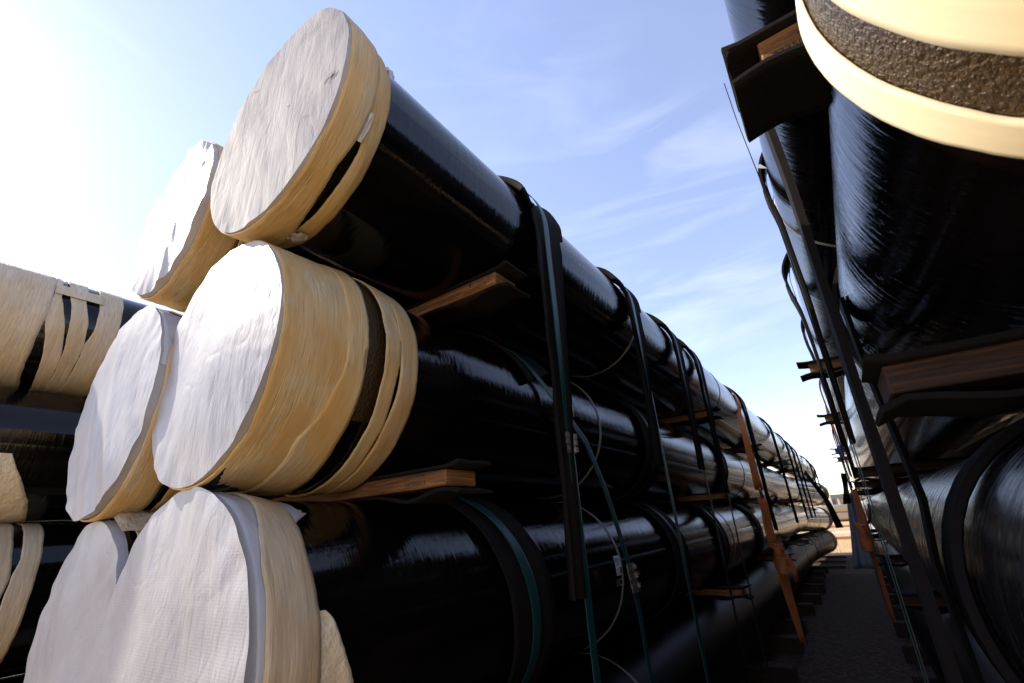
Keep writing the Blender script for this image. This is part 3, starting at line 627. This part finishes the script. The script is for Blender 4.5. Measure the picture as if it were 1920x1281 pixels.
# ground bearers
nth = 'nearest second third fourth fifth sixth seventh eighth ninth tenth eleventh twelfth farthest'.split()
for side, (x0, x1), nm in ((0, (-3.5, -1.18), 'left'), (1, (0.02, 2.3), 'right')):
    for k in range(13):
        y = 1.5+k*1.5+0.1*math.sin(k*3+side)
        o = box('ground_bearer', x0, x1+(0.05*math.sin(k*5)) if side == 0 else x1, y, y+0.22, -ZG+0.0, -1.84 + (0.01 if side else 0), OLDWOOD, None, 0.006, k)
        tag(o, '%s ground bearer from the camera under the %s pipe stack' % (nth[k], nm), 'bearer', 'timber bearers under the %s stack' % nm)
for k in range(4):
    tag(box('ground_bearer', -5.9, -4.7, 1.0+k*5, 1.22+k*5, -ZG, -1.85, OLDWOOD, None, 0.006, k), '%s timber bearer under the pipe stack at the left edge' % nth[k], 'bearer', 'timber bearers under the far left stack')
for k in range(3):
    tag(box('ground_bearer', -2.9, -0.75, 20.8+k*2, 21.05+k*2, -ZG, -1.96, OLDWOOD, None, 0.006, k), '%s dark timber bearer under the farther pipe load' % nth[k], 'bearer', 'timber bearers under the farther load')

# ------------------------------------------------------------------ straps
def arc(c, r, a, b, n=14): return [(c[0]+r*math.cos(math.radians(a+(b-a)*k/n)), c[1]+r*math.sin(math.radians(a+(b-a)*k/n))) for k in range(n+1)]
def seal(root, x, y, z, ty=0.0, side=1, w=0.085, h=0.10, name='strap_seal'):
    vs = []; fs = []
    def bx(a0, a1, b0, b1, c0, c1):
        k = len(vs)
        for (i, j, l) in ((a0, b0, c0), (a1, b0, c0), (a1, b1, c0), (a0, b1, c0), (a0, b0, c1), (a1, b0, c1), (a1, b1, c1), (a0, b1, c1)):
            vs.append((x+side*i, y+j+ty*l, z+l))
        for f in ((0, 1, 2, 3), (4, 7, 6, 5), (0, 4, 5, 1), (1, 5, 6, 2), (2, 6, 7, 3), (3, 7, 4, 0)): fs.append(tuple(k+i for i in f))
    bx(0, 0.006, -w/2, w/2, -h/2, h/2)
    for s in (-1, 1):
        for zz in (-0.3, 0.05, 0.36): bx(0.004, 0.016, s*w/2-0.010, s*w/2+0.008, zz*h-0.012, zz*h+0.014)
    mesh(name, vs, fs, STEEL, root, [(v[1], v[2]) for v in vs], smooth=False)
UP = lambda cx: (lambda p: (p[0]-cx, 0, p[2]-0.3))
def left_strap(y, label, group='tie-down straps round the left stack', m=TEAL, w=0.062, foam=True, lean=0.0, hang=-0.3, sl=None, xr=-1.095, twist=0.0, pc=P[0], qc=Q[0], fw=0.30, zb=-1.86):
    h = R0+0.045 if foam else R0+0.012
    phi = 90+math.degrees(math.atan2(qc[1]-pc[1], pc[0]-qc[0]))*1.0
    pts = [(pc[0]+h, zb+0.03), (pc[0]+h, zb+0.6), (pc[0]+h, -0.4), (pc[0]+h, 0.5), (pc[0]+h, 1.1)]
    pts = [(pc[0]+h, z) for z in [zb+(pc[1]-0.1-zb)*k/12 for k in range(13)]]+arc(pc, h, 2, phi)+arc(qc, h, phi, 180)+[(qc[0]-h, z) for z in (1.0, 0, -1.0, zb+0.03)]
    root = empty('tie_down_strap', (pc[0]+h, y, zb), label, 'strap', group)
    def yy(z): return y+lean*(pc[1]-z)
    sweep('strap_band', [(a, yy(b), b) for a, b in pts], w, 0.004, m, root, (0, 1, 0), nrm=UP(-2.1), seed=y)
    if foam:
        hf = R0+0.008
        fp = [(pc[0]+hf+0.012, z) for z in [hang+(pc[1]-0.15-hang)*k/12 for k in range(13)]]+arc(pc, hf, 0, phi, 18)+arc(qc, hf, phi, 160, 10)
        n1_ = len(fp)
        def swf(t):
            k = t*(n1_-1)
            return 0.30+0.70*min(1, max(0, (k-3)/13)) if k < 16 else 1.0
        sweep('foam_sleeve', [(a, y+0.04*(1 if b > pc[1] else 0)-0.10*max(0, 1-(b-hang)/(pc[1]-hang)), b) for a, b in fp], fw, 0.012, FOAM, root, (0, 1, 0), nrm=UP(-2.1), cup=0.035, sw=swf, seed=y*3, wob=0.012)
    if sl is not None: seal(root, pc[0]+h+0.003, yy(sl), sl)
    return root
left_strap(2.05, 'teal strap over foam nearest the wrapped pipe ends, steel seal halfway down', sl=0.375, fw=0.36)
left_strap(3.50, 'second teal strap over the left stack, left of a brown tie ring', lean=0.035, hang=0.35)
left_strap(4.78, 'third strap, dark, over the left stack, above the block of dark foam', lean=-0.02, hang=0.4, m=DARKSTRAP)
left_strap(5.68, 'fourth strap, dark, over the left stack, last before the orange webbing', lean=-0.05, hang=0.2, m=DARKSTRAP)
left_strap(8.75, 'black strap with foam just beyond the orange webbing of the left stack', m=DARKSTRAP)
left_strap(12.4, 'dark strap over the left stack midway between orange webbing and far end', m=DARKSTRAP)
left_strap(15.5, 'dark strap over the left stack, third from its far end', m=DARKSTRAP)
left_strap(17.2, 'dark strap over the left stack, second from its far end', m=DARKSTRAP)
left_strap(18.9, 'dark strap over the left stack at its far end', m=DARKSTRAP)
# straps over the farther load
for k, y in enumerate((22.0, 24.6)):
    left_strap(y, ('near' if k == 0 else 'end')+' dark strap over the farther load past the left stack', 'straps on the farther load', DARKSTRAP, foam=True, pc=far[0], qc=(-2.4, 1.5), hang=0.5)
# inner bundle straps hugging the second and third layer
def hug(c, y, a0, a1, dy, label, seal_at=None, tail=None, w=0.06, fw=0.40, m=TEAL, grp='straps on the inner layers of the left stack', side=1, foam=True, dyf=None):
    root = empty('bundle_strap', (c[0], y, c[1]), label, 'strap', grp)
    n = 26; A = [a0+(a1-a0)*k/n for k in range(n+1)]
    r = R0+0.034
    pth = [(c[0]+r*math.cos(math.radians(a)), y+dy*((a0-a)/(a0-a1))**1.2, c[1]+r*math.sin(math.radians(a))) for a in A]
    if tail: pth = [q for q in pth if True]+tail
    sweep('strap_band', pth, w, 0.004, m, root, (0, 1, 0), nrm=lambda p: (p[0]-c[0], 0, p[2]-c[1]), seed=y)
    if foam:
        r = R0+0.006; d2 = dy if dyf is None else dyf
        pf = [(c[0]+r*math.cos(math.radians(a)), y-0.02+d2*((a0-a)/(a0-a1)), c[1]+r*math.sin(math.radians(a))) for a in A]
        sweep('foam_sleeve', pf, fw, 0.012, FOAM, root, (0, 1, 0), nrm=lambda p: (p[0]-c[0], 0, p[2]-c[1]), cup=0.02, seed=y*2, wob=0.01)
    return root
hd = hug(P[1], 2.12, 88, 24, 0.17, 'teal strap slanting from the second pipe down past the third, big steel seal',
    tail=[(-1.30, 2.45, 0.66), (-1.285, 2.68, 0.48), (-1.28, 2.87, 0.19), (-1.28, 3.01, -0.11), (-1.28, 3.10, -0.35), (-1.275, 3.125, -0.58), (-1.27, 3.13, -0.9), (-1.26, 3.13, -1.8)], dyf=0.25)
seal(hd, -1.272, 3.09, -0.345, ty=-0.25, w=0.12, h=0.17)
hug(P[2], 1.90, 80, -80, 0.30, 'teal strap over foam hugging the third pipe nearest its wrapped end', w=0.07, fw=0.34)
for i, (ci, y) in enumerate(((1, 4.15), (1, 7.2), (2, 4.4), (2, 6.15), (2, 8.9))):
    hug(P[ci], y, 88, -75, 0.15, '%s foam-backed strap hugging the %s pipe of the left stack' % (['first', 'last', 'first', 'middle', 'last'][i], ['', 'second', 'third'][ci]), m=DARKSTRAP)
# right stack straps (aisle side is -x)
def right_strap(y, label, x_top=0.125, x_bot=0.05, m=TEAL, foam=True, hang=-1.5, w=0.055, fw=0.14, foam_w2=1.0, group='straps round the right stack', bulge=0.0, fx=0.0, only_foam=False, cu=0.01, ft=0.016):
    pc = T1; h = R0+0.035
    root = empty('tie_down_strap', (x_bot, y, -1.86), label, 'strap', group)
    def xx(z): return x_bot+(x_top-x_bot)*min(1, (z+1.86)/3.0)
    zs = [-1.84+(1.85+1.84)*k/14 for k in range(15)]
    pts = [(xx(z), z) for z in zs]
    a0 = 180-math.degrees(0.0)
    pts += arc(pc, pc[0]-xx(1.85), 178, 90)+[(1.7, pc[1]+pc[0]-xx(1.85))]
    cx = 1.2
    if not only_foam: sweep('strap_band', [(a-0.0, y, b) for a, b in pts], w, 0.004, m, root, (0, 1, 0), nrm=lambda p: (p[0]-cx, 0, p[2]-0.3), seed=y)
    if foam:
        zf = [hang+(1.85-hang)*k/16 for k in range(17)]
        fp = [(xx(z)+0.016+fx, z) for z in zf]+arc(pc, pc[0]-xx(1.85)-0.022-fx, 178, 90)+[(1.5, pc[1]+pc[0]-xx(1.85)-0.02-fx)]
        sweep('foam_sleeve', [(a-bulge*math.exp(-((b-2.0)/0.25)**2), y+0.03*math.sin(b*3), b) for a, b in fp], fw, ft, FOAM, root, (0, 1, 0), nrm=lambda p: (p[0]-cx, 0, p[2]-0.3), cup=cu, seed=y*3, wob=0.004)
    return root
right_strap(1.95, 'broad black foam strip hanging down the right stack nearest the camera', x_top=0.150, x_bot=0.045, fw=0.20, hang=-1.6, ft=0.026, cu=0.0, m=DARKSTRAP)
rs = right_strap(2.95, 'glinting teal strap in front of the right stack beside the orange webbing', x_top=0.118, x_bot=0.03, fw=0.2, hang=0.3, bulge=0.03)
right_strap(3.35, 'second glinting strap close beside the first on the right stack', x_top=0.118, x_bot=0.03, foam=False)
right_strap(4.6, 'dark strap on the right stack with a foam bulge against the sky', x_top=0.105, x_bot=0.04, m=DARKSTRAP, bulge=0.05, hang=0.2, fw=0.3)
right_strap(6.3, 'dark strap on the right stack between two sticking-out spacer ends', x_top=0.11, x_bot=0.04, m=DARKSTRAP, bulge=0.03, hang=0.6, fw=0.3)
right_strap(12.0, 'dark strap on the right stack beyond the orange webbing', x_top=0.11, x_bot=0.04, m=DARKSTRAP)
right_strap(16.5, 'dark strap near the far end of the right stack', x_top=0.11, x_bot=0.04, m=DARKSTRAP)
# loose foam strip behind and the one curving round the lower right pipe
o = sweep('foam_strip', [(0.205, 2.2, 0.78), (0.20, 2.2, 0.53), (0.21, 2.2, 0.25), (0.215, 2.2, 0.0), (0.185, 2.2, -0.2), (0.18, 2.2, -0.5), (0.185, 2.2, -0.9), (0.18, 2.2, -1.4)], 0.13, 0.015, FOAM, None, (0, 1, 0), nrm=lambda p: (-1, 0, 0), seed=3)
tag(o, 'second hanging foam strip, behind the broad one on the right stack', 'foam strip')
a = [(S2[0]+(R0+0.008)*math.cos(math.radians(t)), 1.86+0.10*math.sin(math.radians(t)), S2[1]+(R0+0.008)*math.sin(math.radians(t))) for t in range(75, 236, 8)]
o = sweep('foam_strip', a, 0.17, 0.022, FOAM, None, (0, 1, 0), nrm=lambda p: (p[0]-S2[0], 0, p[2]-S2[1]), seed=5, cup=0.012)
tag(o, 'curved foam strip bent round the lower right pipe', 'foam strip')
a = [(S1[0]+(R0+0.008)*math.cos(math.radians(t)), 2.55, S1[1]+(R0+0.008)*math.sin(math.radians(t))) for t in range(120, 236, 8)]
tag(sweep('foam_strip', a, 0.2, 0.018, FOAM, None, (0, 1, 0), nrm=lambda p: (p[0]-S1[0], 0, p[2]-S1[1]), seed=6), 'foam strip round the upper right pipe behind the hanging strips', 'foam strip')
# orange ratchet webbing ---------------------------------------------
def ratchet(root, x, y, z, side):
    # a bundle of wound webbing over the ratchet frame, tail hanging
    for k in range(5):
        zz = z-0.15+k*0.075; rx = 0.085+0.015*math.sin(k*1.7); ry = 0.115+0.015*math.cos(k*2.3)
        pth = [(x+side*0.05+rx*math.cos(a), y+ry*math.sin(a), zz+0.018*math.sin(a+k*1.3)) for a in [2*math.pi*i/20 for i in range(21)]]
        sweep('wound_webbing', pth, 0.095, 0.006, ORANGE, root, (0, 0, 1), seed=k)
    box('ratchet_frame', min(x, x+side*0.09), max(x, x+side*0.09), y-0.10, y+0.10, z-0.17, z-0.14, STEEL, root, 0.003)
    tube('ratchet_axle', [(x+side*0.05, y-0.12, z+0.16), (x+side*0.05, y+0.12, z+0.16)], 0.02, STEEL, root)
def hook(root, x, y, z, side):
    box('hook_plate', min(x, x+side*0.03), max(x, x+side*0.03), y-0.07, y+0.07, z-0.05, z+0.05, BLACKM, root, 0.004)
    tube('hook_wire', [(x+side*0.02, y-0.05, z+0.08), (x+side*0.03, y-0.02, z-0.02), (x+side*0.03, y+0.03, z-0.06), (x+side*0.02, y+0.06, z+0.06)], 0.012, STEEL, root)
h = R0+0.02; pc = P[0]; phi = 93
ol = empty('ratchet_strap', (-1.13, 8.4, -1.86), 'orange ratchet webbing over the left stack with a wound bundle halfway', 'ratchet strap', 'orange ratchet straps')
pts = [(-1.13, 8.40, z) for z in [0.30+(1.60-0.30)*k/8 for k in range(9)]]
sweep('upper_webbing', pts+[(a, 8.4, b) for a, b in arc(pc, h, 0, phi)+arc(Q[0], h, phi, 175)], 0.19, 0.006, ORANGE, ol, (lambda t: (0.55*max(0, 1-t*3), 1, 0)), nrm=UP(-2.1))
sweep('middle_webbing', [(-1.13+0.01*math.sin(k), 8.4, 0.2-k*0.1) for k in range(8)], 0.19, 0.006, ORANGE, ol, (0.6, 1, 0), nrm=UP(-2.1))
sweep('lower_webbing', [(-1.12+0.004*k, 8.42, -0.85-k*0.1) for k in range(10)], 0.19, 0.006, ORANGE, ol, (0.7, 1, 0), nrm=UP(-2.1), sw=lambda t: 1.1-0.6*t)
hook(ol, -1.13, 8.4, 0.25, 1); ratchet(ol, -1.14, 8.4, -0.66, 1)
sweep('loose_tail', [(-1.03, 8.55, -0.66), (-0.98, 8.62, -0.78), (-0.98, 8.66, -0.9), (-0.97, 8.66, -1.02)], 0.10, 0.005, ORANGE, ol, (0.6, 1, 0))
orr = empty('ratchet_strap', (0.06, 9.8, -1.86), 'orange ratchet webbing down the right stack with a black hook and wound bundle', 'ratchet strap', 'orange ratchet straps')
sweep('upper_webbing', [(0.13-0.02*k/7, 9.8, 0.42+k*0.2) for k in range(8)]+[(a, 9.8, b) for a, b in arc(T1, T1[0]-0.11, 178, 90)], 0.14, 0.006, ORANGE, orr, (0.15, 1, 0), nrm=lambda p: (p[0]-1.2, 0, p[2]-.3))
sweep('middle_webbing', [(0.10-0.005*k, 9.8, 0.22-k*0.09) for k in range(9)], 0.20, 0.006, ORANGE, orr, (-0.45, 1, 0))
sweep('lower_webbing', [(0.075-0.003*k, 9.82, -0.62-k*0.12) for k in range(10)], 0.17, 0.006, ORANGE, orr, (-0.5, 1, 0), sw=lambda t: 1.1-0.6*t)
sweep('loose_tail', [(0.06, 9.6, -0.35), (0.14, 9.5, -0.30), (0.20, 9.4, -0.15), (0.22, 9.35, 0.0)], 0.12, 0.005, ORANGE, orr, (0.3, 1, 0))
hook(orr, 0.10, 9.8, 0.30, -1); ratchet(orr, 0.085, 9.8, -0.50, -1)
box('blue_sleeve', 0.07, 0.12, 9.72, 9.92, 0.75, 0.95, BLUEM, orr, 0.01)
# hanging cloths and tarp, slab of foam at the far end
def sheet(name, pts4, n, m, amp, label, cat, seed, thick=0.01):
    A, B, C4, D = [Vector(p) for p in pts4]; vs = []; uv = []
    nrm = (B-A).cross(D-A).normalized()
    for s in (0, 1):
        for j in range(n+1):
            for i in range(n+1):
                u, v = i/n, j/n; p = A.lerp(B, u).lerp(D.lerp(C4, u), v)
                p = p+nrm*(amp*nse(u*5+seed, v*1.3, seed)+amp*0.5*nse(u*11, v*2, seed)+s*thick); vs.append(tuple(p)); uv.append((u+seed, v))
    k = (n+1)**2; g = grid_faces(n+1, n+1); fs = g+[tuple(k+i for i in reversed(f)) for f in g]
    rim = [i for i in range(n+1)]+[j*(n+1)+n for j in range(1, n+1)]+[n*(n+1)+i for i in range(n-1, -1, -1)]+[j*(n+1) for j in range(n-1, 0, -1)]
    for a, b in zip(rim, rim[1:]+rim[:1]): fs.append((b, a, a+k, b+k))
    return tag(mesh(name, vs, fs, m, None, uv), label, cat)
sheet('tarpaulin', ((-0.03, 13.0, 0.20), (0.19, 13.1, 0.32), (0.19, 13.1, -1.30), (-0.33, 13.0, -1.28)), 14, TARP, 0.05, 'grey tarpaulin hanging at the side of the right stack down the aisle', 'tarpaulin', 3)
sheet('cloth_rag', ((0.03, 10.8, 0.55), (0.08, 11.2, 0.55), (0.0, 11.2, 0.02), (-0.10, 10.8, 0.0)), 8, BLACKM, 0.05, 'black rag hanging by the hook of the right orange webbing', 'rag', 4)
sweepo = sweep('foam_strip', [(-1.02, 19.4, 1.15), (-0.84, 19.3, 0.72), (-0.66, 19.2, 0.30), (-0.58, 19.1, -0.10), (-0.53, 19.0, -0.45), (-0.50, 19.0, -0.68)], 0.5, 0.03, FOAM, None, (-0.35, 1, 0), seed=9, sw=lambda t: 0.6+0.6*t)
tag(sweepo, 'black foam strip dangling from the far end of the left stack', 'foam strip')
tagp = mesh('paper_tag', [(0.069, 2.4, 1.735), (0.099, 2.42, 1.762), (0.125, 2.4, 1.700), (0.07, 2.404, 1.737), (0.1, 2.424, 1.76), (0.124, 2.404, 1.702)], [(0, 1, 2), (5, 4, 3), (0, 3, 4, 1), (1, 4, 5, 2), (2, 5, 3, 0)], LABEL, None, [(0, 0)]*6, smooth=False)
tag(tagp, 'small white paper tag beside the thin wire against the sky', 'tag')
o = tube('wire', [(0.065, 2.35, 2.35), (0.062, 2.3, 2.0), (0.075, 2.35, 1.6), (0.09, 2.5, 1.3), (0.09, 2.7, 0.9), (0.085, 2.8, 0.4)], 0.0025, DARKSTRAP, None, 6)
tag(o, 'thin dark wire running down in front of the right stack', 'wire')

# ------------------------------------------------------------------ yard beyond the aisle
def far_stack(x0, x1, y, z1, rows, label, seed):
    root = empty('pipe_rack', ((x0+x1)/2, y, -ZG), label, 'pipe stack', 'distant stacks of tan pipes')
    r = 0.5; zz = -ZG+0.15+r
    for k in range(rows):
        tube('pipe', [(x0, y+k*0.1, zz+k*0.98), (x1, y+k*0.1, zz+k*0.98)], r, FARPIPE, root, 16)
    for x in (x0+1, (x0+x1)/2, x1-1): box('rack_post', x-0.12, x+0.12, y-0.62, y-0.5, -ZG, zz+rows*0.9, RUST, root, 0)
    box('bearer', x0, x1, y-0.4, y+0.4, -ZG, -ZG+0.14, OLDWOOD, root, 0)
far_stack(-16, 2, 78, 0, 2, 'nearer row of tan pipes across the bright yard', 1)
far_stack(-24, 0, 118, 0, 2, 'farther row of tan pipes across the bright yard', 2)
for k, (y, h_) in enumerate(((38, 0.10), (46, 0.06), (58, 0.12))):
    tag(box('ground_rail', -12, 3, y, y+0.18, -ZG, -ZG+h_+0.06, WHITEM if k == 1 else RUST, None, 0), ['rusty rail lying nearest in the sunlit yard', 'pale kerb rail lying in the sunlit yard', 'rusty rail farthest out in the sunlit yard'][k], 'rail', 'rails in the sunlit yard')
shed = empty('warehouse', (-20, 210, -ZG), 'long low grey-roofed warehouse on the horizon at the end of the aisle', 'warehouse')
box('roof', -75, 40, 200, 222, 2.2, 3.5, ROOF, shed, 0); box('wall', -74, 39, 203, 221, -ZG, 2.2, PALE, shed, 0)
for k in range(20): box('column', -72+k*5.7, -71.5+k*5.7, 200.5, 201.2, -ZG, 2.2, WHITEM, shed, 0)
for k in range(19): box('opening', -71+k*5.7, -67+k*5.7, 202.6, 203.0, -ZG, 1.6 if k % 3 else 0.6, ROOF if k % 2 else RUST, shed, 0)
mast = empty('light_mast', (-1.9, 60, -ZG), 'slender wooden mast standing in the yard beyond the left stack', 'mast')
tube('pole', [(-1.68, 60, -ZG), (-1.70, 60, 1.6), (-2.02, 60, 4.1)], [0.14, 0.12, 0.08], WHITEM, mast, 8); tube('cross_arm', [(-2.3, 60, 2.9), (-1.4, 60, 2.85)], 0.05, WHITEM, mast, 6)
for o in bpy.data.objects:
    if 'o' in o.keys(): del o['o']
